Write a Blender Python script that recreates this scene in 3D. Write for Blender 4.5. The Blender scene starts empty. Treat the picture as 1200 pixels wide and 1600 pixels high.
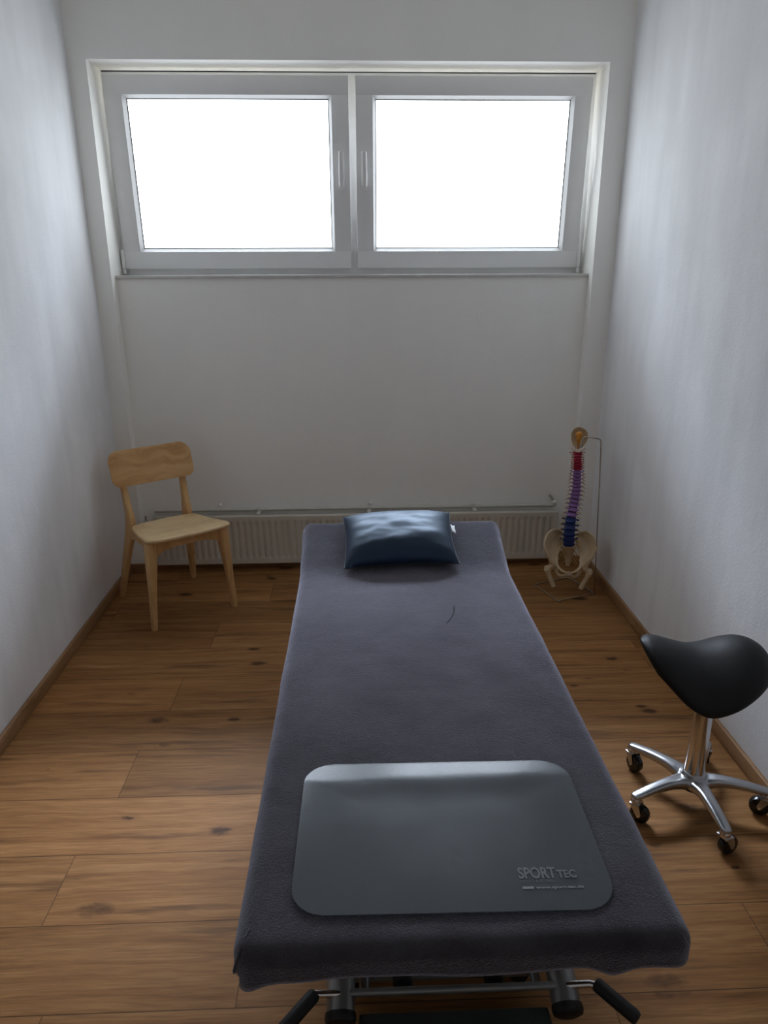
import bpy, bmesh, math, random
from mathutils import Vector, Matrix, noise as mnoise
PI = math.pi
C = bpy.context.scene
COL = C.collection
rnd = random.Random(7)

# ------------------------------------------------------------------ camera, light, exposure
CAM_H = 1.56
F_PX, YAW, PITCH, ROLL = 1131.43, 0.03586, 0.32593, -0.003945
cd = bpy.data.cameras.new('camera')
cam = bpy.data.objects.new('camera', cd)
COL.objects.link(cam)
C.camera = cam
cd.sensor_fit = 'HORIZONTAL'
cd.sensor_width = 36.0
cd.lens = 36.0 * F_PX / 1200.0
cd.clip_start = 0.02
cy, sy, cp, sp = math.cos(YAW), math.sin(YAW), math.cos(PITCH), math.sin(PITCH)
fwd = Vector((sy * cp, cy * cp, -sp))
rt0 = Vector((cy, -sy, 0))
up0 = rt0.cross(fwd)
rt = rt0 * math.cos(ROLL) + up0 * math.sin(ROLL)
up = -rt0 * math.sin(ROLL) + up0 * math.cos(ROLL)
M = Matrix.Identity(4)
for i in range(3):
    M[i][0], M[i][1], M[i][2] = rt[i], up[i], -fwd[i]
M.translation = Vector((0, 0, CAM_H))
cam.matrix_world = M

C.view_settings.view_transform = 'Standard'
C.view_settings.look = 'None'
C.view_settings.gamma = 1.0
C.view_settings.use_curve_mapping = False
C.view_settings.exposure = 0.33
C.cycles.max_bounces = 14
C.cycles.diffuse_bounces = 10
C.cycles.glossy_bounces = 6
C.cycles.transparent_max_bounces = 16
C.cycles.transmission_bounces = 8
C.cycles.caustics_reflective = False
C.cycles.caustics_refractive = False
C.cycles.sample_clamp_indirect = 6.0
C.cycles.use_denoising = True

SKY_STRENGTH = 430.0
PANE_STRENGTH = 2.6      # daylight scattered by the frosted panes
PANE_COLOR = (0.86, 0.93, 1.0, 1)
w = bpy.data.worlds.new('overcast_sky')
C.world = w
w.use_nodes = True
nt = w.node_tree
nt.nodes.clear()
o_ = nt.nodes.new('ShaderNodeOutputWorld')
b_ = nt.nodes.new('ShaderNodeBackground')
tc_ = nt.nodes.new('ShaderNodeTexCoord')
sx_ = nt.nodes.new('ShaderNodeSeparateXYZ')
cr_ = nt.nodes.new('ShaderNodeValToRGB')
mr_ = nt.nodes.new('ShaderNodeMapRange')
nt.links.new(tc_.outputs['Generated'], sx_.inputs[0])
nt.links.new(sx_.outputs['Z'], mr_.inputs[0])
mr_.inputs[1].default_value = -1
mr_.inputs[2].default_value = 1
nt.links.new(mr_.outputs[0], cr_.inputs[0])
# overcast: ground, dim horizon, bright blue-white upper sky (position = 0.5 + 0.5 * sin(elevation))
SKY = [(0.44, (0.008, 0.008, 0.0075)), (0.503, (0.010, 0.0102, 0.0105)), (0.69, (0.022, 0.023, 0.025)), (0.77, (0.085, 0.092, 0.105)), (0.83, (0.32, 0.35, 0.41)), (0.90, (0.78, 0.88, 1.0))]
el_ = cr_.color_ramp.elements
while len(el_) < len(SKY):
    el_.new(0.5)
for e_, (p_, c_) in zip(el_, SKY):
    e_.position = p_
    e_.color = (c_[0], c_[1], c_[2], 1)
nt.links.new(cr_.outputs[0], b_.inputs[0])
b_.inputs[1].default_value = SKY_STRENGTH
nt.links.new(b_.outputs[0], o_.inputs[0])

# the window opening helps the renderer find the sky (a sampling portal, gives no light of its own)
pl = bpy.data.lights.new('window_portal', 'AREA')
pl.shape = 'RECTANGLE'
pl.size, pl.size_y = 2.36, 0.96
pl.cycles.is_portal = True
po = bpy.data.objects.new('window_portal', pl)
COL.objects.link(po)
po.location = (-0.005, 4.08, 1.97)
po.rotation_euler = (-PI / 2, 0, 0)

# ------------------------------------------------------------------ room measures
XL, XR, YB = -1.237, 1.247, 3.651
NXL, NXR, NZT = -1.157, 1.146, 2.421
YPAN, YWIN, YOUT = 3.721, 3.845, 4.05
ZSILL, ZC, YF = 1.527, 2.95, -2.2


# ------------------------------------------------------------------ helpers
def tag(o, label, cat, group=None, kind=None):
    o['label'] = label
    o['category'] = cat
    if group:
        o['group'] = group
    if kind:
        o['kind'] = kind
    return o


def empty(name, loc=(0, 0, 0), rz=0.0):
    o = bpy.data.objects.new(name, None)
    COL.objects.link(o)
    o.location = loc
    o.rotation_euler = (0, 0, rz)
    o.empty_display_size = 0.05
    return o


class MB:
    """collects shapes into one mesh"""
    def __init__(s):
        s.v = []
        s.f = []

    def add(s, vs, fs):
        k = len(s.v)
        s.v += [tuple(q) for q in vs]
        s.f += [tuple(i + k for i in f) for f in fs]
        return s

    def box(s, lo, hi, bev=0.0, seg=2):
        bm = bmesh.new()
        bmesh.ops.create_cube(bm, size=1)
        sc = Vector(hi) - Vector(lo)
        ce = (Vector(hi) + Vector(lo)) / 2
        for q in bm.verts:
            q.co = Vector((q.co.x * sc.x, q.co.y * sc.y, q.co.z * sc.z)) + ce
        if bev > 0:
            bmesh.ops.bevel(bm, geom=bm.edges[:], offset=bev, segments=seg, profile=0.5, affect='EDGES')
        return s.bm(bm)

    def bm(s, bm, mat=None):
        if mat is not None:
            bmesh.ops.transform(bm, matrix=mat, verts=bm.verts)
        bm.verts.index_update()
        s.add([q.co[:] for q in bm.verts], [[q.index for q in f.verts] for f in bm.faces])
        bm.free()
        return s

    def tube(s, pts, r, n=12, caps=True, squash=None):
        pts = [Vector(q) for q in pts]
        rs = r if isinstance(r, (list, tuple)) else [r] * len(pts)
        vs, fs = [], []
        t0 = (pts[1] - pts[0]).normalized()
        ref = Vector((0, 0, 1)) if abs(t0.z) < 0.9 else Vector((0, 1, 0))
        a = t0.cross(ref).normalized()
        for i, q in enumerate(pts):
            if i == 0:
                t = pts[1] - q
            elif i == len(pts) - 1:
                t = q - pts[i - 1]
            else:
                t = (pts[i + 1] - q).normalized() + (q - pts[i - 1]).normalized()
            t.normalize()
            a = (a - t * a.dot(t)).normalized()
            b = t.cross(a)
            ka, kb = squash if squash else (1, 1)
            for k in range(n):
                an = 2 * PI * k / n
                vs.append(q + (a * math.cos(an) * ka + b * math.sin(an) * kb) * rs[i])
        for i in range(len(pts) - 1):
            for k in range(n):
                fs.append((i * n + k, i * n + (k + 1) % n, (i + 1) * n + (k + 1) % n, (i + 1) * n + k))
        if caps:
            fs.append(tuple(range(n - 1, -1, -1)))
            fs.append(tuple((len(pts) - 1) * n + k for k in range(n)))
        return s.add(vs, fs)

    def lathe(s, prof, n=24, mat=None, caps=True):
        """prof: list of (radius, z)"""
        vs, fs = [], []
        for (r, z) in prof:
            for k in range(n):
                an = 2 * PI * k / n
                q = Vector((r * math.cos(an), r * math.sin(an), z))
                vs.append(mat @ q if mat else q)
        m = len(prof)
        for i in range(m - 1):
            for k in range(n):
                fs.append((i * n + k, i * n + (k + 1) % n, (i + 1) * n + (k + 1) % n, (i + 1) * n + k))
        if caps:
            fs.append(tuple(range(n - 1, -1, -1)))
            fs.append(tuple((m - 1) * n + k for k in range(n)))
        return s.add(vs, fs)

    def ball(s, c, r, sc=(1, 1, 1), n=16, mat=None):
        bm = bmesh.new()
        bmesh.ops.create_uvsphere(bm, u_segments=n, v_segments=max(6, n // 2), radius=r)
        m = Matrix.Translation(c) @ (mat if mat else Matrix.Identity(4)) @ Matrix.Diagonal((sc[0], sc[1], sc[2], 1))
        return s.bm(bm, m)

    def prism(s, outline, z0, z1, bev=0.0, seg=3, mat=None):
        """outline in xy extruded in z"""
        bm = bmesh.new()
        lo = [bm.verts.new((x, y, z0)) for x, y in outline]
        hi = [bm.verts.new((x, y, z1)) for x, y in outline]
        n = len(outline)
        f1 = bm.faces.new(lo[::-1])
        f2 = bm.faces.new(hi)
        for k in range(n):
            bm.faces.new((lo[k], lo[(k + 1) % n], hi[(k + 1) % n], hi[k]))
        if bev > 0:
            ed = list(f1.edges) + list(f2.edges)
            bmesh.ops.bevel(bm, geom=ed, offset=bev, segments=seg, profile=0.5, affect='EDGES')
        return s.bm(bm, mat)

    def grid(s, fn, nu, nv, close_u=False):
        vs, fs = [], []
        for i in range(nu):
            for j in range(nv):
                vs.append(fn(i, j))
        for i in range(nu if close_u else nu - 1):
            for j in range(nv - 1):
                i2 = (i + 1) % nu
                fs.append((i * nv + j, i2 * nv + j, i2 * nv + j + 1, i * nv + j + 1))
        return s.add(vs, fs)

    def build(s, name, mat, parent=None, smooth=True, angle=35, merge=0.0):
        me = bpy.data.meshes.new(name)
        me.from_pydata(s.v, [], s.f)
        bm = bmesh.new()
        bm.from_mesh(me)
        if merge:
            bmesh.ops.remove_doubles(bm, verts=bm.verts, dist=merge)
        bmesh.ops.recalc_face_normals(bm, faces=bm.faces)
        if smooth:
            for f in bm.faces:
                f.smooth = True
            lim = math.radians(angle)
            for e in bm.edges:
                if len(e.link_faces) == 2 and e.calc_face_angle(0) > lim:
                    e.smooth = False
        bm.to_mesh(me)
        bm.free()
        o = bpy.data.objects.new(name, me)
        COL.objects.link(o)
        if mat:
            me.materials.append(mat)
        if parent:
            o.parent = parent
        return o


def organic(mb, name, mat, parent, voxel=0.003, smooth_it=6):
    """shapes blended into one smooth skin"""
    o = mb.build(name, None, None)
    rm = o.modifiers.new('r', 'REMESH')
    rm.mode = 'VOXEL'
    rm.voxel_size = voxel
    sm = o.modifiers.new('s', 'SMOOTH')
    sm.factor = 0.5
    sm.iterations = smooth_it
    dg = bpy.context.evaluated_depsgraph_get()
    me = bpy.data.meshes.new_from_object(o.evaluated_get(dg))
    old = o.data
    o.modifiers.clear()
    o.data = me
    me.name = name
    bpy.data.meshes.remove(old)
    me.materials.clear()
    me.materials.append(mat)
    for p in me.polygons:
        p.use_smooth = True
    if parent:
        o.parent = parent
    return o


def sub(o, lv):
    m = o.modifiers.new('sub', 'SUBSURF')
    m.levels = m.render_levels = lv
    return o


def rrect(x0, y0, x1, y1, r, n=8):
    rr = r if isinstance(r, (list, tuple)) else [r] * 4
    out = []
    for (cx, cy_, a0, q) in ((x1, y0, -90, rr[0]), (x1, y1, 0, rr[1]), (x0, y1, 90, rr[2]), (x0, y0, 180, rr[3])):
        ox = cx - q if cx == x1 else cx + q
        oy = cy_ + q if cy_ == y0 else cy_ - q
        for k in range(n + 1):
            a = math.radians(a0 + 90 * k / n)
            out.append((ox + q * math.cos(a), oy + q * math.sin(a)))
    return out


def spline(pts, n=8):
    """catmull-rom through points (tuples of any length)"""
    P = [tuple(p) for p in pts]
    P = [tuple(2 * a - b for a, b in zip(P[0], P[1]))] + P + [tuple(2 * a - b for a, b in zip(P[-1], P[-2]))]
    out = []
    for i in range(1, len(P) - 2):
        for k in range(n):
            t = k / n
            out.append(tuple(0.5 * (2 * b + (c - a) * t + (2 * a - 5 * b + 4 * c - d) * t * t + (3 * b - a - 3 * c + d) * t ** 3)
                             for a, b, c, d in zip(P[i - 1], P[i], P[i + 1], P[i + 2])))
    out.append(P[-2])
    return out


def interp(tab, x):
    if x <= tab[0][0]:
        return tab[0][1]
    for (a, b), (c, d) in zip(tab, tab[1:]):
        if x <= c:
            t = (x - a) / (c - a)
            return b + (d - b) * t
    return tab[-1][1]


# ------------------------------------------------------------------ materials
def new_mat(name):
    m = bpy.data.materials.new(name)
    m.use_nodes = True
    n = m.node_tree.nodes
    return m, m.node_tree, n['Principled BSDF']


class NG:
    """small node helper"""
    def __init__(s, tree):
        s.t = tree

    def n(s, typ, **kw):
        nd = s.t.nodes.new(typ)
        for k, v in kw.items():
            setattr(nd, k, v)
        return nd

    def l(s, a, b):
        s.t.links.new(a, b)

    def math(s, op, a, b=None, c=None):
        nd = s.n('ShaderNodeMath', operation=op)
        for i, q in enumerate((a, b, c)):
            if q is None:
                continue
            if isinstance(q, (int, float)):
                nd.inputs[i].default_value = q
            else:
                s.l(q, nd.inputs[i])
        return nd.outputs[0]

    def comb(s, x, y, z):
        nd = s.n('ShaderNodeCombineXYZ')
        for i, q in enumerate((x, y, z)):
            if isinstance(q, (int, float)):
                nd.inputs[i].default_value = q
            else:
                s.l(q, nd.inputs[i])
        return nd.outputs[0]

    def obj(s):
        tc = s.n('ShaderNodeTexCoord')
        sx = s.n('ShaderNodeSeparateXYZ')
        s.l(tc.outputs['Object'], sx.inputs[0])
        return tc.outputs['Object'], sx.outputs[0], sx.outputs[1], sx.outputs[2]

    def noise(s, vec, scale, detail=4, rough=0.55, dist=0.0):
        nd = s.n('ShaderNodeTexNoise')
        s.l(vec, nd.inputs['Vector'])
        nd.inputs['Scale'].default_value = scale
        nd.inputs['Detail'].default_value = detail
        nd.inputs['Roughness'].default_value = rough
        nd.inputs['Distortion'].default_value = dist
        return nd.outputs['Fac']

    def ramp(s, fac, stops):
        nd = s.n('ShaderNodeValToRGB')
        e = nd.color_ramp.elements
        while len(e) < len(stops):
            e.new(0.5)
        for k, (p, c) in enumerate(stops):
            e[k].position = p
            e[k].color = (c[0], c[1], c[2], 1) if not isinstance(c, (int, float)) else (c, c, c, 1)
        s.l(fac, nd.inputs[0])
        return nd.outputs[0]

    def mix(s, fac, a, b, typ='MIX'):
        nd = s.n('ShaderNodeMix', data_type='RGBA', blend_type=typ)
        for i, q in ((0, fac), (6, a), (7, b)):
            if isinstance(q, (int, float)):
                nd.inputs[i].default_value = q
            elif isinstance(q, tuple):
                nd.inputs[i].default_value = (q[0], q[1], q[2], 1)
            else:
                s.l(q, nd.inputs[i])
        return nd.outputs[2]

    def bump(s, h, strength, dist, bsdf):
        nd = s.n('ShaderNodeBump')
        nd.inputs['Strength'].default_value = strength
        nd.inputs['Distance'].default_value = dist
        s.l(h, nd.inputs['Height'])
        s.l(nd.outputs[0], bsdf.inputs['Normal'])


def plain(name, col, rough=0.5, metal=0.0, spec=0.5, var=0.06, scale=18.0, bump=0.0, coat=0.0):
    m, t, b = new_mat(name)
    g = NG(t)
    v, x, y, z = g.obj()
    f = g.noise(v, scale, 4)
    lo = tuple(c * (1 - var) for c in col)
    hi = tuple(min(1, c * (1 + var)) for c in col)
    g.l(g.ramp(f, [(0.3, lo), (0.7, hi)]), b.inputs['Base Color'])
    b.inputs['Roughness'].default_value = rough
    b.inputs['Metallic'].default_value = metal
    b.inputs['Specular IOR Level'].default_value = spec
    b.inputs['Coat Weight'].default_value = coat
    if bump:
        g.bump(g.noise(v, scale * 12, 3), bump, 0.002, b)
    return m


def wall_mat(name, col, streak):
    m, t, b = new_mat(name)
    g = NG(t)
    v, x, y, z = g.obj()
    f = g.noise(g.comb(g.math('MULTIPLY', x, 3.0), g.math('MULTIPLY', y, 3.2), g.math('MULTIPLY', z, 0.5)), 1.6, 4, 0.6)
    f2 = g.noise(v, 1.7, 3, 0.6)
    mul = g.math('MULTIPLY', f, f2)
    c = g.ramp(mul, [(0.16, tuple(q * (1 - streak) for q in col)), (0.33, col)])
    speck = g.noise(v, 90, 3, 0.7)
    c = g.mix(g.math('MULTIPLY', g.ramp(speck, [(0.60, 0.0), (0.75, 1.0)]), streak * 0.7), c, tuple(q * 0.75 for q in col))
    g.l(c, b.inputs['Base Color'])
    b.inputs['Roughness'].default_value = 0.85
    b.inputs['Specular IOR Level'].default_value = 0.25
    h = g.math('ADD', g.noise(v, 160, 4, 0.6), g.math('MULTIPLY', g.noise(v, 24, 3), 0.8))
    g.bump(h, 0.35, 0.0022, b)
    return m


def floor_mat():
    m, t, b = new_mat('oak_laminate')
    g = NG(t)
    v, x, y, z = g.obj()
    W, L = 0.2315, 1.265
    ry = g.math('DIVIDE', g.math('SUBTRACT', y, 1.4155), W)
    row = g.math('FLOOR', ry)
    fr = g.math('SUBTRACT', ry, row)
    wn = g.n('ShaderNodeTexWhiteNoise', noise_dimensions='1D')
    g.l(row, wn.inputs['W'])
    # where the boards of each row end
    jr = g.n('ShaderNodeValToRGB')
    jr.color_ramp.interpolation = 'CONSTANT'
    JO = [(-16, 0.5), (-8, 0.2), (-5, -0.4), (-4, 0.1), (-3, -0.8), (-2, 0.55), (-1, -0.293), (0, -0.811), (1, 0.07), (2, -0.764), (3, -0.02), (4, -0.716), (5, -0.08), (6, -0.655), (7, 0.10), (8, -0.45), (9, 0.3)]
    while len(jr.color_ramp.elements) < len(JO):
        jr.color_ramp.elements.new(0.5)
    for e_, (r_, x_) in zip(jr.color_ramp.elements, JO):
        e_.position = (r_ + 20) / 40.0 - 0.005
        q = ((-x_) % L) / L
        e_.color = (q, q, q, 1)
    g.l(g.math('DIVIDE', g.math('ADD', row, 20.0), 40.0), jr.inputs[0])
    js = g.n('ShaderNodeSeparateColor')
    g.l(jr.outputs[0], js.inputs[0])
    xo = g.math('ADD', g.math('DIVIDE', x, L), js.outputs[0])
    idx = g.math('FLOOR', xo)
    fx = g.math('SUBTRACT', xo, idx)
    wn2 = g.n('ShaderNodeTexWhiteNoise', noise_dimensions='2D')
    g.l(g.comb(row, idx, 0.0), wn2.inputs['Vector'])
    r = wn2.outputs['Value']
    off = g.math('MULTIPLY', r, 37.0)
    gv = g.comb(g.math('ADD', g.math('MULTIPLY', x, 1.1), off), g.math('MULTIPLY', y, 17.0), off)
    warp = g.noise(g.comb(g.math('ADD', g.math('MULTIPLY', x, 2.2), off), g.math('MULTIPLY', y, 5.0), off), 1.0, 3)
    gv2 = g.comb(g.math('ADD', g.math('MULTIPLY', x, 1.4), off),
                 g.math('ADD', g.math('MULTIPLY', y, 34.0), g.math('MULTIPLY', warp, 2.4)), off)
    grain = g.noise(gv2, 1.0, 9, 0.70)
    fine = g.noise(g.comb(g.math('MULTIPLY', x, 9.0), g.math('MULTIPLY', y, 190.0), off), 1.0, 3, 0.6)
    col = g.ramp(grain, [(0.22, (0.118, 0.045, 0.013)), (0.40, (0.275, 0.126, 0.042)), (0.56, (0.372, 0.182, 0.066)), (0.76, (0.490, 0.265, 0.106))])
    col = g.mix(g.math('MULTIPLY', g.ramp(fine, [(0.35, 1.0), (0.6, 0.0)]), 0.40), col, (0.13, 0.062, 0.025))
    # tone of each plank
    tone = g.ramp(r, [(0.0, (0.80, 0.78, 0.76)), (0.5, (0.98, 0.98, 0.98)), (1.0, (1.14, 1.12, 1.10))])
    col = g.mix(1.0, col, tone, 'MULTIPLY')
    # long dark cracks
    ck = g.noise(g.comb(g.math('ADD', g.math('MULTIPLY', x, 1.3), off), g.math('MULTIPLY', y, 16.0), 3.0), 1.0, 5, 0.6)
    ckm = g.ramp(ck, [(0.575, 0.0), (0.66, 1.0)])
    col = g.mix(g.math('MULTIPLY', ckm, 0.55), col, (0.060, 0.028, 0.014))
    # knots: a few large ones, more small ones, each with a ragged dark heart and a paler rim
    rag = g.noise(g.comb(g.math('MULTIPLY', x, 28.0), g.math('MULTIPLY', y, 60.0), 1.0), 1.0, 4, 0.65)
    for kx, ky, gate, gain, seed in ((2.9, 6.4, 0.42, 0.50, 0.0), (4.6, 9.5, 0.50, 0.56, 5.3)):
        vo = g.n('ShaderNodeTexVoronoi', feature='F1')
        kv = g.comb(g.math('MULTIPLY', x, kx), g.math('ADD', g.math('MULTIPLY', y, ky), g.math('MULTIPLY', warp, 0.5)), seed)
        g.l(kv, vo.inputs['Vector'])
        vo.inputs['Scale'].default_value = 1.0
        rr = g.n('ShaderNodeSeparateColor')
        g.l(vo.outputs['Color'], rr.inputs[0])
        size = g.math('MULTIPLY', g.math('MAXIMUM', g.math('SUBTRACT', rr.outputs[0], gate), 0.0), gain)
        dd = g.math('ADD', vo.outputs['Distance'], g.math('MULTIPLY', g.math('SUBTRACT', rag, 0.5), 0.16))
        kd = g.math('MULTIPLY', g.math('DIVIDE', dd, g.math('ADD', size, 0.001)), 0.5)
        rim = g.ramp(kd, [(0.30, 0.0), (0.42, 1.0), (0.75, 0.0)])
        col = g.mix(g.math('MULTIPLY', rim, 0.30), col, (0.26, 0.115, 0.042))
        col = g.mix(g.math('MULTIPLY', g.ramp(kd, [(0.22, 1.0), (0.40, 0.0)]), 0.85), col, (0.040, 0.017, 0.008))
    # joints
    e1 = g.math('MINIMUM', g.math('MULTIPLY', fr, W), g.math('MULTIPLY', g.math('SUBTRACT', 1.0, fr), W))
    e2 = g.math('MINIMUM', g.math('MULTIPLY', fx, L), g.math('MULTIPLY', g.math('SUBTRACT', 1.0, fx), L))
    ed = g.math('MINIMUM', e1, g.math('MULTIPLY', e2, 1.4))
    jm = g.ramp(g.math('MULTIPLY', ed, 100.0), [(0.07, 1.0), (0.19, 0.0)])
    col = g.mix(g.math('MULTIPLY', jm, 0.75), col, (0.04, 0.02, 0.01))
    g.l(col, b.inputs['Base Color'])
    b.inputs['Roughness'].default_value = 0.58
    b.inputs['Specular IOR Level'].default_value = 0.14
    h = g.math('SUBTRACT', g.math('MULTIPLY', grain, 0.5), jm)
    g.bump(h, 0.30, 0.0012, b)
    return m


def wood_mat(name, dark, mid, light, axis=0, rough=0.5, k=26.0):
    m, t, b = new_mat(name)
    g = NG(t)
    v, x, y, z = g.obj()
    c3 = [x, y, z]
    s = [k, k, k]
    s[axis] = 2.2
    warp = g.noise(v, 5.0, 3)
    comps = [g.math('MULTIPLY', c3[i], s[i]) for i in range(3)]
    for i in range(3):
        if i != axis:
            comps[i] = g.math('ADD', comps[i], g.math('MULTIPLY', warp, 3.0))
    f = g.noise(g.comb(*comps), 1.0, 6, 0.6)
    g.l(g.ramp(f, [(0.3, dark), (0.5, mid), (0.72, light)]), b.inputs['Base Color'])
    b.inputs['Roughness'].default_value = rough
    b.inputs['Specular IOR Level'].default_value = 0.35
    g.bump(f, 0.1, 0.001, b)
    return m


def terry_mat():
    m, t, b = new_mat('grey_terry')
    g = NG(t)
    v, x, y, z = g.obj()
    f = g.noise(v, 3.2, 5, 0.65)
    f2 = g.noise(v, 11.0, 4, 0.65)
    c = g.ramp(g.math('ADD', g.math('MULTIPLY', f, 0.65), g.math('MULTIPLY', f2, 0.35)),
               [(0.36, (0.044, 0.040, 0.045)), (0.52, (0.074, 0.069, 0.078)), (0.66, (0.100, 0.094, 0.107))])
    pile = g.noise(v, 330.0, 2, 0.7)
    c = g.mix(g.math('MULTIPLY', g.ramp(pile, [(0.35, 1.0), (0.6, 0.0)]), 0.38), c, (0.04, 0.037, 0.043))
    g.l(c, b.inputs['Base Color'])
    b.inputs['Roughness'].default_value = 0.95
    b.inputs['Specular IOR Level'].default_value = 0.12
    b.inputs['Sheen Weight'].default_value = 1.0
    b.inputs['Sheen Roughness'].default_value = 0.33
    b.inputs['Sheen Tint'].default_value = (0.86, 0.84, 1.0, 1)
    h = g.math('ADD', g.noise(v, 300.0, 3, 0.7), g.math('MULTIPLY', f2, 1.2))
    g.bump(h, 0.8, 0.004, b)
    return m


def leather_mat(name, col, rough, bumpk=0.25, wr=9.0, spec=0.5, tint=(1, 1, 1)):
    m, t, b = new_mat(name)
    g = NG(t)
    v, x, y, z = g.obj()
    f = g.noise(v, 5.0, 4)
    g.l(g.ramp(f, [(0.3, tuple(c * 0.8 for c in col)), (0.7, col)]), b.inputs['Base Color'])
    b.inputs['Roughness'].default_value = rough
    b.inputs['Specular IOR Level'].default_value = spec
    b.inputs['Specular Tint'].default_value = (tint[0], tint[1], tint[2], 1)
    h = g.math('ADD', g.math('MULTIPLY', g.noise(v, 260.0, 3), 0.05), g.noise(v, wr, 4, 0.55, 1.2))
    g.bump(h, bumpk, 0.02, b)
    return m


def glass_mat():
    m = bpy.data.materials.new('frosted_window_glass')
    m.use_nodes = True
    t = m.node_tree
    t.nodes.clear()
    g = NG(t)
    out = g.n('ShaderNodeOutputMaterial')
    em = g.n('ShaderNodeEmission')
    em.inputs[0].default_value = PANE_COLOR
    em.inputs[1].default_value = PANE_STRENGTH
    tp = g.n('ShaderNodeBsdfTransparent')
    tp.inputs[0].default_value = (0.52, 0.53, 0.54, 1)
    tr = g.n('ShaderNodeAddShader')
    g.l(em.outputs[0], tr.inputs[0])
    g.l(tp.outputs[0], tr.inputs[1])
    gl = g.n('ShaderNodeBsdfGlossy')
    gl.inputs['Roughness'].default_value = 0.02
    fr = g.n('ShaderNodeFresnel')
    fr.inputs[0].default_value = 1.45
    mx = g.n('ShaderNodeMixShader')
    g.l(fr.outputs[0], mx.inputs[0])
    g.l(tr.outputs[0], mx.inputs[1])
    g.l(gl.outputs[0], mx.inputs[2])
    g.l(mx.outputs[0], out.inputs[0])
    return m


def vinyl_mat():
    """clear grey plastic sheet, scuffed"""
    m = bpy.data.materials.new('clear_vinyl')
    m.use_nodes = True
    t = m.node_tree
    t.nodes.clear()
    g = NG(t)
    v, x, y, z = g.obj()
    out = g.n('ShaderNodeOutputMaterial')
    tr = g.n('ShaderNodeBsdfTransparent')
    tr.inputs[0].default_value = (0.86, 0.90, 0.92, 1)
    pr = g.n('ShaderNodeBsdfPrincipled')
    pr.inputs['Base Color'].default_value = (0.105, 0.118, 0.130, 1)
    pr.inputs['Specular IOR Level'].default_value = 0.55
    sm = g.noise(v, 5.0, 4, 0.55)
    g.l(g.ramp(sm, [(0.2, 0.20), (0.8, 0.30)]), pr.inputs['Roughness'])
    scr = g.noise(g.comb(g.math('MULTIPLY', x, 6.0), g.math('MULTIPLY', y, 60.0), 0.0), 1.0, 5, 0.6)
    hb = g.n('ShaderNodeBump')
    hb.inputs['Strength'].default_value = 0.12
    hb.inputs['Distance'].default_value = 0.004
    g.l(g.math('ADD', g.noise(v, 14.0, 3), g.math('MULTIPLY', scr, 0.15)), hb.inputs['Height'])
    g.l(hb.outputs[0], pr.inputs['Normal'])
    mx = g.n('ShaderNodeMixShader')
    g.l(g.ramp(sm, [(0.2, 0.50), (0.8, 0.56)]), mx.inputs[0])
    g.l(tr.outputs[0], mx.inputs[1])
    g.l(pr.outputs[0], mx.inputs[2])
    g.l(mx.outputs[0], out.inputs[0])
    return m


MT = {}
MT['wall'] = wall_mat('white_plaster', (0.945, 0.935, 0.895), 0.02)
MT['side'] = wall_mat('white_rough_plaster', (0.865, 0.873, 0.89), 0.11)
MT['ceiling'] = wall_mat('white_ceiling_paint', (0.94, 0.94, 0.92), 0.03)
MT['floor'] = floor_mat()
MT['skirt'] = wood_mat('oak_skirting', (0.22, 0.115, 0.050), (0.31, 0.17, 0.078), (0.38, 0.22, 0.11), 1, 0.5)
MT['skirt_x'] = wood_mat('oak_skirting_rear', (0.22, 0.115, 0.050), (0.31, 0.17, 0.078), (0.38, 0.22, 0.11), 0, 0.5)
MT['pvc'] = plain('white_window_pvc', (0.80, 0.80, 0.795), 0.35, spec=0.5, var=0.01)
MT['handle'] = plain('white_lacquered_handle', (0.84, 0.84, 0.83), 0.25, var=0.01)
MT['gasket'] = plain('dark_rubber_gasket', (0.03, 0.03, 0.03), 0.6)
MT['glass'] = glass_mat()
MT['stone'] = plain('grey_white_sill', (0.60, 0.59, 0.57), 0.45, var=0.05)
MT['radiator'] = plain('cream_radiator_enamel', (0.62, 0.585, 0.50), 0.35, var=0.02)
MT['pipe'] = plain('white_pipe_paint', (0.60, 0.58, 0.52), 0.4, var=0.03)
MT['chrome'] = plain('chrome', (0.74, 0.74, 0.75), 0.13, 1.0, var=0.02)
MT['alu'] = plain('polished_aluminium', (0.52, 0.53, 0.55), 0.28, 1.0, var=0.03)
MT['steel'] = plain('satin_grey_steel', (0.30, 0.31, 0.31), 0.45, 0.7, var=0.05)
MT['plate'] = plain('dark_green_grey_steel', (0.045, 0.055, 0.050), 0.5, 0.2)
MT['black'] = plain('black_rubber', (0.012, 0.012, 0.012), 0.6, var=0.2)
MT['blackgloss'] = plain('black_plastic', (0.012, 0.012, 0.012), 0.22, var=0.2)
MT['ash_seat'] = wood_mat('ash_seat', (0.60, 0.39, 0.18), (0.76, 0.55, 0.30), (0.84, 0.65, 0.39), 0, 0.33, 14.0)
MT['ash_back'] = wood_mat('ash_back', (0.46, 0.235, 0.085), (0.62, 0.36, 0.15), (0.70, 0.44, 0.21), 0, 0.42, 20.0)
MT['ash_leg'] = wood_mat('ash_leg', (0.52, 0.30, 0.12), (0.66, 0.41, 0.18), (0.72, 0.48, 0.24), 2, 0.45, 30.0)
MT['terry'] = terry_mat()
MT['crease'] = plain('terry_crease_shade', (0.03, 0.028, 0.032), 0.95, spec=0.1)  # darker than the cloth: the shade inside a crease, painted as colour
MT['cushion'] = leather_mat('navy_leatherette', (0.009, 0.017, 0.036), 0.52, 0.05, 7.0, 0.7, (0.62, 0.82, 1.0))
MT['saddle'] = leather_mat('black_leatherette', (0.008, 0.008, 0.009), 0.54, 0.12, 5.0, 0.35)
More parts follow.
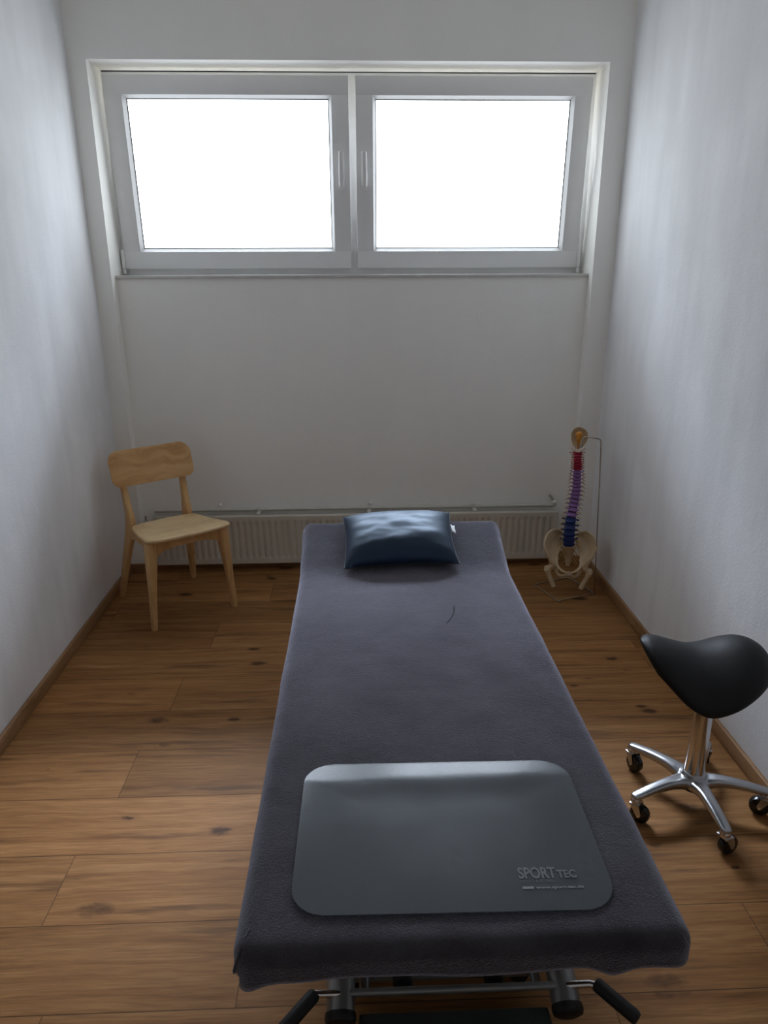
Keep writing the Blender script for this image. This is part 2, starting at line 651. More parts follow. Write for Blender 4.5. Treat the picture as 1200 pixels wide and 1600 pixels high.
MT['bench'] = leather_mat('grey_vinyl_upholstery', (0.10, 0.10, 0.11), 0.5)
MT['tagw'] = plain('white_fabric_label', (0.75, 0.75, 0.75), 0.8)
MT['vinyl'] = vinyl_mat()
MT['print'] = plain('pale_grey_print', (0.22, 0.235, 0.25), 0.5)
MT['print_dim'] = plain('dim_grey_print', (0.105, 0.112, 0.125), 0.5)
MT['bone'] = plain('ivory_bone_plastic', (0.62, 0.48, 0.30), 0.42, var=0.10, scale=30)
MT['bone_pale'] = plain('pale_bone_plastic', (0.66, 0.52, 0.42), 0.42, var=0.08, scale=30)
MT['red'] = plain('crimson_plastic', (0.33, 0.010, 0.035), 0.4, var=0.15, scale=60)
MT['purple'] = plain('violet_plastic', (0.30, 0.15, 0.40), 0.4, var=0.12, scale=60)
MT['blue'] = plain('deep_blue_plastic', (0.008, 0.028, 0.14), 0.4, var=0.12, scale=60)
MT['disc'] = plain('dark_disc_rubber', (0.045, 0.012, 0.075), 0.5)
MT['nerve'] = plain('amber_nerve_rubber', (0.50, 0.27, 0.07), 0.45)
MT['brain'] = plain('orange_brainstem_rubber', (0.62, 0.24, 0.02), 0.4, var=0.15)
MT['wire'] = plain('nickel_wire', (0.48, 0.45, 0.40), 0.25, 1.0)

# ------------------------------------------------------------------ room shell
o = MB().box((XL - 0.25, YF - 0.2, -0.05), (XR + 0.25, YOUT, 0)).build('floor', MT['floor'], smooth=False)
tag(o, 'brown oak plank floor running crosswise with knots and dark joints', 'floor', kind='structure')
o = MB().box((XL - 0.25, YF - 0.2, ZC), (XR + 0.25, YOUT, ZC + 0.1)).build('ceiling', MT['ceiling'], smooth=False)
tag(o, 'plain white ceiling above the room', 'ceiling', kind='structure')
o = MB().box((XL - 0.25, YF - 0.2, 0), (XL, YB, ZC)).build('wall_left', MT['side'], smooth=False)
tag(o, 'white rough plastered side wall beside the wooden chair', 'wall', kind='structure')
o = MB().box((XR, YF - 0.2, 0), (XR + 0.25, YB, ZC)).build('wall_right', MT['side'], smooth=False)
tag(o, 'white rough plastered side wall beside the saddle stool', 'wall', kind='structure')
o = MB().box((XL, YF - 0.2, 0), (XR, YF, ZC)).build('wall_front', MT['ceiling'], smooth=False)
tag(o, 'white wall opposite the windows', 'wall', kind='structure')
wb = MB()
wb.box((XL - 0.25, YB, 0), (NXL, YOUT, ZC))
wb.box((NXR, YB, 0), (XR + 0.25, YOUT, ZC))
wb.box((NXL, YB, NZT), (NXR, YOUT, ZC))
wb.box((NXL, YPAN, 0), (NXR, YOUT, ZSILL - 0.014))
o = wb.build('wall_back', MT['wall'], smooth=False)
tag(o, 'white wall with shallow niche holding the windows and radiator', 'wall', kind='structure')

hb, tb = 0.056, 0.015


def skirting(name, lo, hi, mat, label):
    o = MB().box(lo, hi, 0.003, 2).build(name, mat)
    tag(o, label, 'baseboard', kind='structure')


skirting('baseboard_left', (XL, YF, 0), (XL + tb, YB, hb), MT['skirt'], 'narrow oak skirting board below the wall beside the wooden chair')
skirting('baseboard_right', (XR - tb, YF, 0), (XR, YB, hb), MT['skirt'], 'narrow oak skirting board below the wall beside the saddle stool')
bk = MB().box((NXL, YPAN - tb, 0), (NXR, YPAN, hb), 0.003, 2)
bk.box((XL + tb, YB - tb, 0), (NXL, YB, hb), 0.003, 2)
bk.box((NXR, YB - tb, 0), (XR - tb, YB, hb), 0.003, 2)
tag(bk.build('baseboard_back', MT['skirt_x']), 'dark skirting board along the window wall and beneath the radiator', 'baseboard', kind='structure')

o = MB().box((NXL, YPAN - 0.012, ZSILL - 0.014), (NXR, YOUT, ZSILL), 0.003, 2).build('trim_1', MT['stone'])
tag(o, 'thin pale window sill ledge along top of the niche panel', 'window sill', kind='structure')

# fixed outer window frame with the post between the sashes
fw = 0.052
ff = MB()
y0, y1 = YWIN, YWIN + 0.07
ff.box((NXL, y0, NZT - fw), (NXR, y1, NZT))
ff.box((NXL, y0, ZSILL), (NXR, y1, ZSILL + fw))
ff.box((NXL, y0, ZSILL + fw), (NXL + fw, y1, NZT - fw))
ff.box((NXR - fw, y0, ZSILL + fw), (NXR, y1, NZT - fw))
ff.box((-0.045, y0, ZSILL + fw), (0.035, y1, NZT - fw))
fr_o = ff.build('trim_2', MT['pvc'], smooth=False)
tag(fr_o, 'white fixed window frame around both tilted sashes', 'window frame', kind='structure')
o = MB().box((NXL + 0.004, YWIN - 0.003, NZT - 0.0045), (NXR - 0.004, YWIN, NZT)).build('sealant_strip', MT['gasket'], fr_o, smooth=False)


def sash(name, x0, x1, handle_x, hinge_x, label):
    """tilted inward about its lower edge"""
    z0, z1 = 1.556, 2.392
    H = z1 - z0
    e = empty(name, ((x0 + x1) / 2, 3.822, z0))
    e.rotation_euler = (math.radians(3.7), 0, 0)
    W = (x1 - x0) / 2
    p = 0.080
    f = MB()

    def ring(hw, zl, zh, pw, ya, yb, bev):
        f.box((-hw, ya, zl), (hw, yb, zl + pw), bev)
        f.box((-hw, ya, zh - pw), (hw, yb, zh), bev)
        f.box((-hw, ya, zl + pw - bev), (-hw + pw, yb, zh - pw + bev), bev)
        f.box((hw - pw, ya, zl + pw - bev), (hw, yb, zh - pw + bev), bev)
    ring(W, 0, H, p, 0, 0.022, 0.0025)
    ring(W - 0.036, 0.036, H - 0.036, p - 0.036, 0.020, 0.072, 0.001)
    f.build('sash_frame', MT['pvc'], e)
    # sloping glazing bead
    bd = MB()
    iw, il, ih = W - p, p, H - p
    q = 0.013
    A = [(-iw, 0.002, il), (iw, 0.002, il), (iw, 0.002, ih), (-iw, 0.002, ih)]
    B = [(-iw + q, 0.024, il + q), (iw - q, 0.024, il + q), (iw - q, 0.024, ih - q), (-iw + q, 0.024, ih - q)]
    D = [(a, 0.030, c) for a, b, c in B]
    E = [(a, 0.030, c) for a, b, c in A]
    bd.add(A + B + D + E, [(k, (k + 1) % 4, (k + 1) % 4 + 4, k + 4) for k in range(4)] +
           [(k + 4, (k + 1) % 4 + 4, (k + 1) % 4 + 8, k + 8) for k in range(4)] +
           [(k + 8, (k + 1) % 4 + 8, (k + 1) % 4 + 12, k + 12) for k in range(4)])
    bd.build('glazing_bead', MT['pvc'], e, smooth=False)
    gk = MB()
    g2 = 0.0035
    jw, jl, jh = iw - q, il + q, ih - q
    for lo, hi in (((-jw, 0.025, jl), (jw, 0.031, jl + g2)), ((-jw, 0.025, jh - g2), (jw, 0.031, jh)),
                   ((-jw, 0.025, jl), (-jw + g2, 0.031, jh)), ((jw - g2, 0.025, jl), (jw, 0.031, jh))):
        gk.box(lo, hi)
    gk.build('gasket', MT['gasket'], e, smooth=False)
    MB().box((-iw + 0.001, 0.031, il + 0.001), (iw - 0.001, 0.035, ih - 0.001)).build('glass_pane', MT['glass'], e, smooth=False)
    # handle, lever turned straight up
    hx = handle_x - (x0 + x1) / 2
    hz = 0.385
    h = MB()
    h.prism(rrect(-0.014, -0.034, 0.014, 0.034, 0.013, 6), 0, 0.009, 0.003, 2,
            Matrix.Translation((hx, 0, hz)) @ Matrix.Rotation(PI / 2, 4, 'X'))
    h.lathe([(0.010, 0.0), (0.010, 0.03), (0.008, 0.036)], 16, Matrix.Translation((hx, -0.008, hz)) @ Matrix.Rotation(PI / 2, 4, 'X'))
    ho = h.build('handle', MT['handle'], e)
    lv = MB()
    lv.tube(spline([(hx, -0.040, hz - 0.014), (hx, -0.043, hz), (hx, -0.045, hz + 0.06), (hx, -0.044, hz + 0.125), (hx, -0.042, hz + 0.135)], 4),
            [0.009] + [0.0125] * 10 + [0.0115] * 5 + [0.009], 14, squash=(1.0, 0.6))
    lv.build('lever', MT['handle'], ho)
    hg = MB()
    kx = hinge_x - (x0 + x1) / 2
    hg.lathe([(0.008, 0.004), (0.009, 0.008), (0.009, 0.085), (0.007, 0.09)], 14, Matrix.Translation((kx, -0.004, 0.0)))
    hg.lathe([(0.0085, -0.022), (0.0085, 0.0)], 14, Matrix.Translation((kx, -0.004, 0.0)))
    hg.build('hinge_cover', MT['handle'], e)
    tag(e, label, 'window', kind='structure')
    return e


sash('window_1', -1.134, -0.021, -0.060, -1.141, 'white tilted window sash above the wooden chair, handle at its inner edge')
sash('window_2', 0.011, 1.113, 0.048, 1.120, 'white tilted window sash above the spine model, handle at its inner edge')

# ------------------------------------------------------------------ radiator
RX0, RX1, RZ0, RZ1, RYF = -1.085, 1.065, 0.048, 0.320, 3.631
rad = empty('radiator', (0, RYF, 0))
tag(rad, 'low cream ribbed panel radiator in the niche under the windows', 'radiator')
fl = 0.0335
nf = int((RX1 - RX0 - 0.03) / fl)
xs0 = (RX0 + RX1) / 2 - nf * fl / 2
xs = [RX0, RX0 + 0.004] + [xs0 + fl * k / 8 for k in range(nf * 8 + 1)] + [RX1 - 0.004, RX1]
zs = [RZ0, RZ0 + 0.004, RZ0 + 0.030, RZ0 + 0.034, RZ0 + 0.042, RZ0 + 0.050, RZ1 - 0.046, RZ1 - 0.038, RZ1 - 0.030, RZ1 - 0.026, RZ1 - 0.004, RZ1]
en = [0, 0, 0, 0.15, 0.75, 1, 1, 0.75, 0.15, 0, 0, 0]


def radp(i, j):
    x, z = xs[i], zs[j]
    d = 0.0
    if 2 <= i < len(xs) - 2:
        ph = ((x - xs0) / fl) % 1.0
        s_ = 0.5 - 0.5 * math.cos(2 * PI * ph)
        d = (s_ ** 1.6) * 0.008 * en[j]
    if j in (0, len(zs) - 1) or i in (0, len(xs) - 1):
        d = 0.004
    return (x, d, z)


rp = MB().grid(radp, len(xs), len(zs))
rp.add([(RX0, 0.004, RZ0), (RX1, 0.004, RZ0), (RX1, 0.014, RZ0), (RX0, 0.014, RZ0)], [(0, 1, 2, 3)])
rp.build('front_panel', MT['radiator'], rad)
for s_, xx in ((0, RX0), (1, RX1)):
    MB().box((xx - 0.0015, 0.003, RZ0 + 0.003), (xx + 0.0015, 0.016, RZ1 - 0.003), 0.001).build('side_cover', MT['radiator'], rad)
MB().box((RX0 + 0.002, 0.003, RZ1 - 0.004), (RX1 - 0.002, 0.018, RZ1 + 0.001), 0.0015).build('top_rim', MT['radiator'], rad)
MB().box((RX0 + 0.01, 0.0105, RZ0 + 0.001), (RX1 - 0.01, 0.018, RZ1 - 0.002), 0.002).build('rear_panel', MT['radiator'], rad)
vb = MB()
vb.tube([(RX0 - 0.005, 0.012, 0.285), (RX0 - 0.05, 0.012, 0.285)], 0.009, 12)
vb.ball((RX0 - 0.040, 0.012, 0.287), 0.015, n=12)
vb.tube([(RX0 - 0.040, 0.012, 0.287), (RX0 - 0.040, 0.012, 0.325)], 0.007, 12)
vv = vb.build('valve', MT['chrome'], rad)
vv['label'] = 'chrome radiator valve'

pipe = empty('heating_pipe', (0, 3.702, 0.333))
tag(pipe, 'thin cream heating pipe running along the wall just above radiator', 'pipe')
MB().tube([(-1.09, 0, 0), (1.062, 0, 0)], 0.0085, 12).build('pipe_run', MT['pipe'], pipe)
for px_ in (-0.535, 0.052, 0.618):
    c = MB()
    c.box((px_ - 0.010, -0.060, -0.0105), (px_ + 0.010, -0.012, -0.005), 0.002)
    c.box((px_ - 0.009, -0.016, -0.010), (px_ + 0.009, 0.010, 0.012), 0.003)
    c.build('clip', MT['pipe'], pipe)
MB().tube([(1.055, 0, 0), (1.062, 0, 0.004), (1.062, 0, 0.012)], 0.0085, 12).build('elbow', MT['pipe'], pipe)

kn = empty('wall_hook', (0.060, YPAN, 0.362))
tag(kn, 'small white hook on the wall above pillow on the table', 'hook', 'small hooks above the radiator')
MB().tube([(0, 0, 0), (0, -0.022, 0)], 0.006, 10).build('stem', MT['handle'], kn)
MB().ball((0, -0.026, 0), 0.010, n=12).build('knob', MT['handle'], kn)
kn2 = empty('wall_hook', (1.046, YPAN, 0.368))
tag(kn2, 'small white hook on the wall beside spine model', 'hook', 'small hooks above the radiator')
MB().tube([(-0.012, 0, 0.014), (-0.004, -0.024, 0.004), (0.004, -0.030, -0.010)], 0.0065, 10).build('stem', MT['wire'], kn2)
MB().ball((0.006, -0.031, -0.014), 0.012, n=12).build('knob', MT['handle'], kn2)
kn3 = empty('wall_hook', (-0.742, YPAN, 0.362))
tag(kn3, 'small white hook on the wall behind wooden chair', 'hook', 'small hooks above the radiator')
MB().tube([(0, 0, 0), (0, -0.018, 0)], 0.005, 10).build('stem', MT['handle'], kn3)
MB().ball((0, -0.022, 0), 0.009, n=12).build('knob', MT['handle'], kn3)

# ------------------------------------------------------------------ wooden chair
CH_A = math.atan2(0.587, 0.81)
chair = empty('dining_chair', (-0.91, 3.29, 0), CH_A)
tag(chair, 'pale ash wooden chair with curved backrest standing in the corner', 'chair')


outl = [(-0.20, -0.235), (-0.175, -0.268), (-0.10, -0.283), (0.0, -0.288), (0.10, -0.283), (0.175, -0.268), (0.20, -0.235),
        (0.192, -0.15), (0.178, -0.05), (0.165, 0.035), (0.140, 0.068), (0.07, 0.082), (0.0, 0.085), (-0.07, 0.082), (-0.140, 0.068), (-0.165, 0.035), (-0.178, -0.05), (-0.192, -0.15)]
outl = spline(outl + [outl[0]], 3)[:-1]
sm_ = MB()
NR = 14


def seat_z(x, y):
    dish = -0.010 * math.exp(-((y + 0.06) / 0.11) ** 2) * (1 - 0.35 * (x / 0.18) ** 2)
    return 0.437 - 0.028 * (y + 0.27) / 0.34 + dish + 0.004


cxs, cys = 0.0, -0.10
n_o = len(outl)
vs, fs = [], []
th = 0.019
rings = [(k / NR, 0.0) for k in range(1, NR)] + [(0.985, -0.001), (1.0, -0.006), (0.997, -0.013), (0.97, -th), (0.5, -th)]
vs.append((cxs, cys, seat_z(cxs, cys)))
for s_, dz in rings:
    for (a, b) in outl:
        x, y = cxs + (a - cxs) * s_, cys + (b - cys) * s_
        vs.append((x, y, seat_z(x, y) + dz))
for k in range(n_o):
    fs.append((0, 1 + k, 1 + (k + 1) % n_o))
for r_ in range(len(rings) - 1):
    for k in range(n_o):
        a, b = 1 + r_ * n_o + k, 1 + r_ * n_o + (k + 1) % n_o
        fs.append((a, b, b + n_o, a + n_o))
fs.append(tuple(1 + (len(rings) - 1) * n_o + k for k in range(n_o)))
sm_.add(vs, fs)
sm_.build('seat', MT['ash_seat'], chair, angle=60)


def flat_leg(pts, name, parent):
    """pts: (x,y,z,half_x,half_y) rectangular section with rounded corners"""
    P = spline(pts, 6)
    n = 16
    v_, f_ = [], []
    for (x, y, z, hx, hy) in P:
        for k in range(n):
            a = 2 * PI * (k + 0.5) / n
            c, s = math.cos(a), math.sin(a)
            e = 0.45
            v_.append((x + hx * math.copysign(abs(c) ** e, c), y + hy * math.copysign(abs(s) ** e, s), z))
    for i in range(len(P) - 1):
        for k in range(n):
            f_.append((i * n + k, i * n + (k + 1) % n, (i + 1) * n + (k + 1) % n, (i + 1) * n + k))
    f_.append(tuple(range(n))[::-1])
    f_.append(tuple((len(P) - 1) * n + k for k in range(n)))
    return MB().add(v_, f_).build(name, MT['ash_leg'], parent, angle=50)


for s_ in (-1, 1):
    flat_leg([(s_ * 0.200, -0.226, 0, 0.012, 0.014), (s_ * 0.188, -0.220, 0.18, 0.016, 0.019), (s_ * 0.176, -0.212, 0.34, 0.022, 0.031), (s_ * 0.172, -0.208, 0.416, 0.023, 0.035)], 'front_leg', chair)
    flat_leg([(s_ * 0.190, 0.226, 0, 0.012, 0.015), (s_ * 0.168, 0.176, 0.18, 0.014, 0.027), (s_ * 0.147, 0.126, 0.35, 0.015, 0.040), (s_ * 0.142, 0.112, 0.425, 0.015, 0.038),
              (s_ * 0.143, 0.122, 0.49, 0.0135, 0.026), (s_ * 0.147, 0.148, 0.60, 0.013, 0.016), (s_ * 0.148, 0.166, 0.655, 0.011, 0.011)], 'rear_leg', chair)
ap = MB()


def apron(p0, p1, zt0, zt1, hgt, arch, t):
    p0, p1 = Vector(p0), Vector(p1)
    d = (p1 - p0)
    nrm = Vector((-d.y, d.x)).normalized() * t / 2
    n = 14
    v_, f_ = [], []
    for k in range(n + 1):
        u = k / n
        q = p0 + d * u
        zt = zt0 + (zt1 - zt0) * u
        zb = zt - hgt + arch * (1 - (2 * u - 1) ** 4)
        for sgn in (-1, 1):
            for z in (zb, zt):
                v_.append((q.x + sgn * nrm.x, q.y + sgn * nrm.y, z))
    for k in range(n):
        a = 4 * k
        for i, j in ((0, 1), (1, 3), (3, 2), (2, 0)):
            f_.append((a + i, a + j, a + 4 + j, a + 4 + i))
    f_.append((0, 1, 3, 2))
    f_.append((4 * n, 4 * n + 2, 4 * n + 3, 4 * n + 1))
    return MB().add(v_, f_)


apron((-0.160, -0.214), (0.160, -0.214), 0.413, 0.413, 0.075, 0.035, 0.020).build('front_apron', MT['ash_leg'], chair)
apron((-0.135, 0.100), (0.135, 0.100), 0.388, 0.388, 0.055, 0.015, 0.018).build('rear_apron', MT['ash_leg'], chair)
for s_ in (-1, 1):
    apron((s_ * 0.168, -0.195), (s_ * 0.145, 0.100), 0.412, 0.386, 0.065, 0.025, 0.018).build('side_apron', MT['ash_leg'], chair)
# backrest: curved board with rounded corners
bo = rrect(-0.200, -0.079, 0.200, 0.079, [0.038, 0.044, 0.044, 0.038], 8)
v_, f_ = [], []
NB = 10
n_b = len(bo)


def back_pt(x, h, off):
    yb = 0.150 - 0.36 * x * x * 1.0 + h * 0.30
    return (x, yb + off, 0.668 + h + 0.012 * (1 - (x / 0.2) ** 2) * (1 if h > 0 else 0.3))


bv = MB()
lay = []
for off, rr_ in ((-0.009, NB), (0.009, NB)):
    idx0 = len(v_)
    v_.append(back_pt(0, 0, off))
    for r_ in range(1, NB + 1):
        s_ = r_ / NB
        inset = 0.985 if r_ == NB else s_
        oo = off * (0.72 if r_ == NB else 1.0)
        sc_ = s_ if r_ < NB else 1.0
        for (a, b) in bo:
            v_.append(back_pt(a * sc_, b * sc_, oo))
    for k in range(n_b):
        f_.append((idx0, idx0 + 1 + k, idx0 + 1 + (k + 1) % n_b))
    for r_ in range(NB - 1):
        for k in range(n_b):
            a, b = idx0 + 1 + r_ * n_b + k, idx0 + 1 + r_ * n_b + (k + 1) % n_b
            f_.append((a, b, b + n_b, a + n_b))
    lay.append(idx0 + 1 + (NB - 1) * n_b)
for k in range(n_b):
    a, b = lay[0] + k, lay[0] + (k + 1) % n_b
    f_.append((a, b, lay[1] + (k + 1) % n_b, lay[1] + k))
MB().add(v_, f_).build('backrest', MT['ash_back'], chair, angle=50)

# ------------------------------------------------------------------ treatment table
TX, TY0, TY1, TZ, TW = 0.1625, 0.878, 2.400, 0.52, 0.376
HY, HZ = 2.668, 0.622     # raised end of the head section
tbl = empty('treatment_table', (TX, 0, 0))
tag(tbl, 'long low treatment table with raised head end in the room centre', 'treatment table')
cz = TZ - 0.012
MB().box((-TW + 0.012, TY0 + 0.016, cz - 0.058), (TW - 0.012, TY1 - 0.004, cz), 0.018, 3).build('bench_pad', MT['bench'], tbl)
hd = math.atan2(HZ - TZ, HY - TY1)
hl = math.hypot(HZ - TZ, HY - TY1)
hp = MB()
bmh = bmesh.new()
bmesh.ops.create_cube(bmh, size=1)
for q in bmh.verts:
    q.co = Vector((q.co.x * (2 * TW - 0.024), (q.co.y + 0.5) * (hl - 0.022) + 0.006, (q.co.z - 0.5) * 0.046 - 0.012))
bmesh.ops.bevel(bmh, geom=bmh.edges[:], offset=0.014, segments=3, profile=0.5, affect='EDGES')
hp.bm(bmh, Matrix.Translation((0, TY1, TZ)) @ Matrix.Rotation(hd, 4, 'X'))
hp.build('head_pad', MT['bench'], tbl)
tfm = MB()
for sx_ in (-1, 1):
    tfm.box((sx_ * 0.235 - 0.02, 1.02, 0.405), (sx_ * 0.235 + 0.02, 2.38, 0.448), 0.003)
for yy in (1.02, 1.70, 2.34):
    tfm.box((-0.235, yy, 0.408), (0.235, yy + 0.04, 0.446), 0.003)
tfm.build('top_frame', MT['steel'], tbl)
bs = MB()
for sx_ in (-1, 1):
    bs.box((sx_ * 0.19 - 0.025, 1.20, 0.045), (sx_ * 0.19 + 0.025, 2.35, 0.085), 0.004)
bs.box((-0.19, 2.28, 0.045), (0.19, 2.33, 0.085), 0.004)
bs.box((-0.19, 1.22, 0.045), (0.19, 1.27, 0.085), 0.004)
bs.build('base_frame', MT['steel'], tbl)
for sx_ in (-1, 1):
    for yy in (1.24, 2.30):
        MB().lathe([(0.022, 0), (0.024, 0.006), (0.024, 0.03), (0.014, 0.046)], 20, Matrix.Translation((sx_ * 0.19, yy, 0))).build('foot', MT['black'], tbl)
for sx_, xc in ((-1, -0.217), (1, 0.252)):
    a = Vector((xc, 1.075, 0.105))
    b = Vector((xc * 0.98, 1.78, 0.400))
    arm = MB().tube([a, b], 0.030, 28).build('lift_arm', MT['steel'], tbl)
    d = (b - a).normalized()
    cap = MB()
    cap.lathe([(0.0315, 0.0), (0.0325, 0.006), (0.0325, 0.012), (0.0300, 0.018), (0.020, 0.022)], 28,
              Matrix.Translation(a + d * 0.008) @ d.to_track_quat('Z', 'Y').to_matrix().to_4x4() @ Matrix.Rotation(PI, 4, 'X'))
    cap.build('end_cap', MT['black'], arm)
    MB().tube([(xc - sx_ * 0.050, 1.14, 0.10), (xc - sx_ * 0.050, 1.80, 0.392)], 0.011, 14).build('guide_rod', MT['steel'], tbl)
MB().tube([(-0.217, 1.105, 0.135), (0.252, 1.105, 0.135)], 0.008, 14).build('cross_rod', MT['steel'], tbl)
for sx_, xc, ex in ((-1, -0.217, -0.327), (1, 0.252, 0.372)):
    pr = MB().tube([(xc, 1.10, 0.140), (xc + sx_ * 0.05, 1.10, 0.142), (ex - sx_ * 0.055, 1.095, 0.142)], 0.008, 14).build('pedal_rod', MT['chrome'], tbl)
    st = Vector((ex - sx_ * 0.058, 1.100, 0.143))
    en_ = Vector((ex + sx_ * 0.008, 1.030, 0.130))
    MB().tube([st, st + (en_ - st) * 0.06, st + (en_ - st) * 0.94, en_], [0.012, 0.0145, 0.0145, 0.011], 16).build('pedal_grip', MT['black'], pr)
MB().box((-0.180, 0.93, 0.072), (0.215, 1.088, 0.100), 0.006).build('base_plate', MT['plate'], tbl)
for xx in (-0.085, 0.110):
    MB().lathe([(0.018, -0.016), (0.021, -0.012), (0.021, 0.012), (0.018, 0.016)], 20, Matrix.Translation((xx, 1.150, 0.112)) @ Matrix.Rotation(PI / 2, 4, 'X')).build('buffer', MT['black'], tbl)
MB().box((-0.190, 1.163, 0.088), (0.210, 1.173, 0.098), 0.002).build('buffer_bar', MT['steel'], tbl)
MB().box((-0.270, 1.150, 0.170), (-0.232, 1.185, 0.200), 0.004).build('control_box', MT['black'], tbl)

# ---- fitted terry cover
NXC, NYC = 96, 220
RD = 0.026


def edge(a, half, hem):
    """distance along the cloth from the centre -> (position, drop)"""
    s = math.copysign(1, a)
    a = abs(a)
    flat = half - RD
    if a <= flat:
        return s * a, 0.0
    arc = RD * PI / 2
    if a <= flat + arc:
        t = (a - flat) / RD
        return s * (flat + RD * math.sin(t)), RD * (1 - math.cos(t))
    return s * half, RD + (a - flat - arc)


arc_ = RD * PI / 2
HEM = 0.056
LY = (HY - TY0)
ymid = (HY + TY0) / 2


def hem_front(x):
    h = HEM + 0.003 * math.sin(x * 17 + 1)
    h += 0.022 * math.exp(-((x + 0.366) / 0.035) ** 2)
    h += 0.018 * math.exp(-((x - 0.245) / 0.028) ** 2)
    h += 0.002 * math.exp(-((x + 0.0) / 0.12) ** 2)
    return h


def samples(half, hem, n):
    flat = half - RD
    tot = [flat * k / n for k in range(n)] + [flat + arc_ * k / 7 for k in range(8)] + [flat + arc_ + (hem - RD) * k / 5 for k in range(1, 6)]
    return [-q for q in tot[:0:-1]] + tot


sx = samples(TW, HEM, 34)
syy = samples(LY / 2, HEM, 90)


def cover_pt(i, j):
    xa, dx = edge(sx[i], TW, HEM)
    yb_, dy = edge(syy[j], LY / 2, HEM)
    y = ymid + yb_
    if y > TY1 - 0.05:
        u = (y - TY1)
        soft = 0.05
        sl = (HZ - TZ) / (HY - TY1)
        if u < soft:
            zt = TZ + sl * (u + soft) ** 2 / (4 * soft)
        else:
            zt = TZ + sl * u
    else:
        zt = TZ
    k = dy / HEM
    if yb_ < 0:
        dy = dy * (1 + k * (hem_front(xa) / HEM - 1))
    dxx = dx
    drop = max(dxx, dy) if (dxx > RD or dy > RD) else math.sqrt(dxx * dxx + dy * dy)
    lim = hem_front(xa) if yb_ < 0 else HEM
    drop = min(drop, lim)
    x = xa
    # soft corners in plan
    rr_ = 0.030
    ex, ey = abs(x) - (TW - rr_), abs(yb_) - (LY / 2 - rr_)
    if ex > 0 and ey > 0:
        d_ = math.hypot(ex, ey)
        m_ = max(ex, ey)
        if d_ > 1e-6:
            ex, ey = ex * m_ / d_, ey * m_ / d_
            x = math.copysign(TW - rr_ + ex, x)
            y = ymid + math.copysign(LY / 2 - rr_ + ey, yb_)
    p = Vector((x * 5, y * 5, 1.3))
    wv = mnoise.noise(p) * 0.0028 + mnoise.noise(p * 3.3) * 0.0012
    bul = 0.004 * mnoise.noise(Vector((x * 9, y * 9, 4))) * min(1, drop / 0.03)
    x += math.copysign(bul, x) if dx > 0 else 0
    y += -bul if (dy > 0 and yb_ < 0) else 0
    return (x, y, zt - drop + wv * (1 if drop < 0.04 else 0.5))


cov = MB().grid(cover_pt, len(sx), len(syy)).build('terry_cover', MT['terry'], None, angle=80, merge=0.0004)
cov.location = (TX, 0, 0)
tag(cov, 'dark grey purple terry fitted cover stretched over the treatment table', 'cover')
sol = cov.modifiers.new('thickness', 'SOLIDIFY')
sol.thickness = 0.004
sol.offset = 1.0
cr = [(0.640 - 0.5, 0, 0)]
c_pts = spline([(0.0985, 1.985, 0.5245), (0.113, 2.01, 0.5245), (0.130, 2.055, 0.5245), (0.138, 2.105, 0.5245)], 6)
MB().tube(c_pts, [0.0008] + [0.0022] * (len(c_pts) - 2) + [0.0008], 8, squash=(1, 0.5)).build('crease', MT['crease'], cov)['label'] = 'dark curved line painting the shade of a crease in the terry'
# fold of cloth at the near corner over the wooden floor side
fpts = spline([(-0.352, 0.925, 0.523), (-0.362, 0.902, 0.516), (-0.371, 0.884, 0.500), (-0.376, 0.876, 0.482)], 6)
MB().tube(fpts, [0.001] + [0.0035] * (len(fpts) - 2) + [0.001], 10).build('corner_fold', MT['terry'], cov)

# ------------------------------------------------------------------ clear plastic mat
MX0, MX1, MY0, MY1 = -0.128, 0.437, 0.937, 1.325
mat_e = empty('plastic_mat', (0.155, 1.13, TZ + 0.0085))
mat_e.rotation_euler = (0, 0, math.radians(-0.8))
tag(mat_e, 'translucent grey plastic mat lying on the near end of the cover', 'mat')
mo = rrect(-0.282, -0.196, 0.282, 0.194, 0.062, 10)
mv = MB()
n_m = len(mo)
NRm = 26


def mat_z(x, y):
    z = 0.0006 * mnoise.noise(Vector((x * 7, y * 7, 0.5)))
    yr = 0.146 + 0.008 * math.sin(x * 9 + 0.5)
    lift = 0.0042 * (0.8 + 0.4 * mnoise.noise(Vector((x * 6, 3.0, 0.2))))
    if y > yr:
        z += lift * (1 - min(1.0, (y - yr) / 0.050))
    else:
        z += lift * math.exp(-((y - yr) / 0.045) ** 2)
    return z


vs, fs = [], []
for off in (0.0, 0.0022):
    b0 = len(vs)
    vs.append((0, 0, mat_z(0, 0) + off))
    for r_ in range(1, NRm + 1):
        for (a, b) in mo:
            s_ = r_ / NRm
            s_ = 1 - (1 - s_) ** 1.35
            x, y = a * s_, b * s_
            vs.append((x, y, mat_z(x, y) + off))
    for k in range(n_m):
        fs.append((b0, b0 + 1 + k, b0 + 1 + (k + 1) % n_m))
    for r_ in range(NRm - 1):
        for k in range(n_m):
            a, b = b0 + 1 + r_ * n_m + k, b0 + 1 + r_ * n_m + (k + 1) % n_m
            fs.append((a, b, b + n_m, a + n_m))
h_ = 1 + (NRm - 1) * n_m
hh = 1 + NRm * n_m
for k in range(n_m):
    fs.append((h_ + k, h_ + (k + 1) % n_m, hh + h_ + (k + 1) % n_m, hh + h_ + k))
mv.add(vs, fs)
mv.build('sheet', MT['vinyl'], mat_e, angle=50)


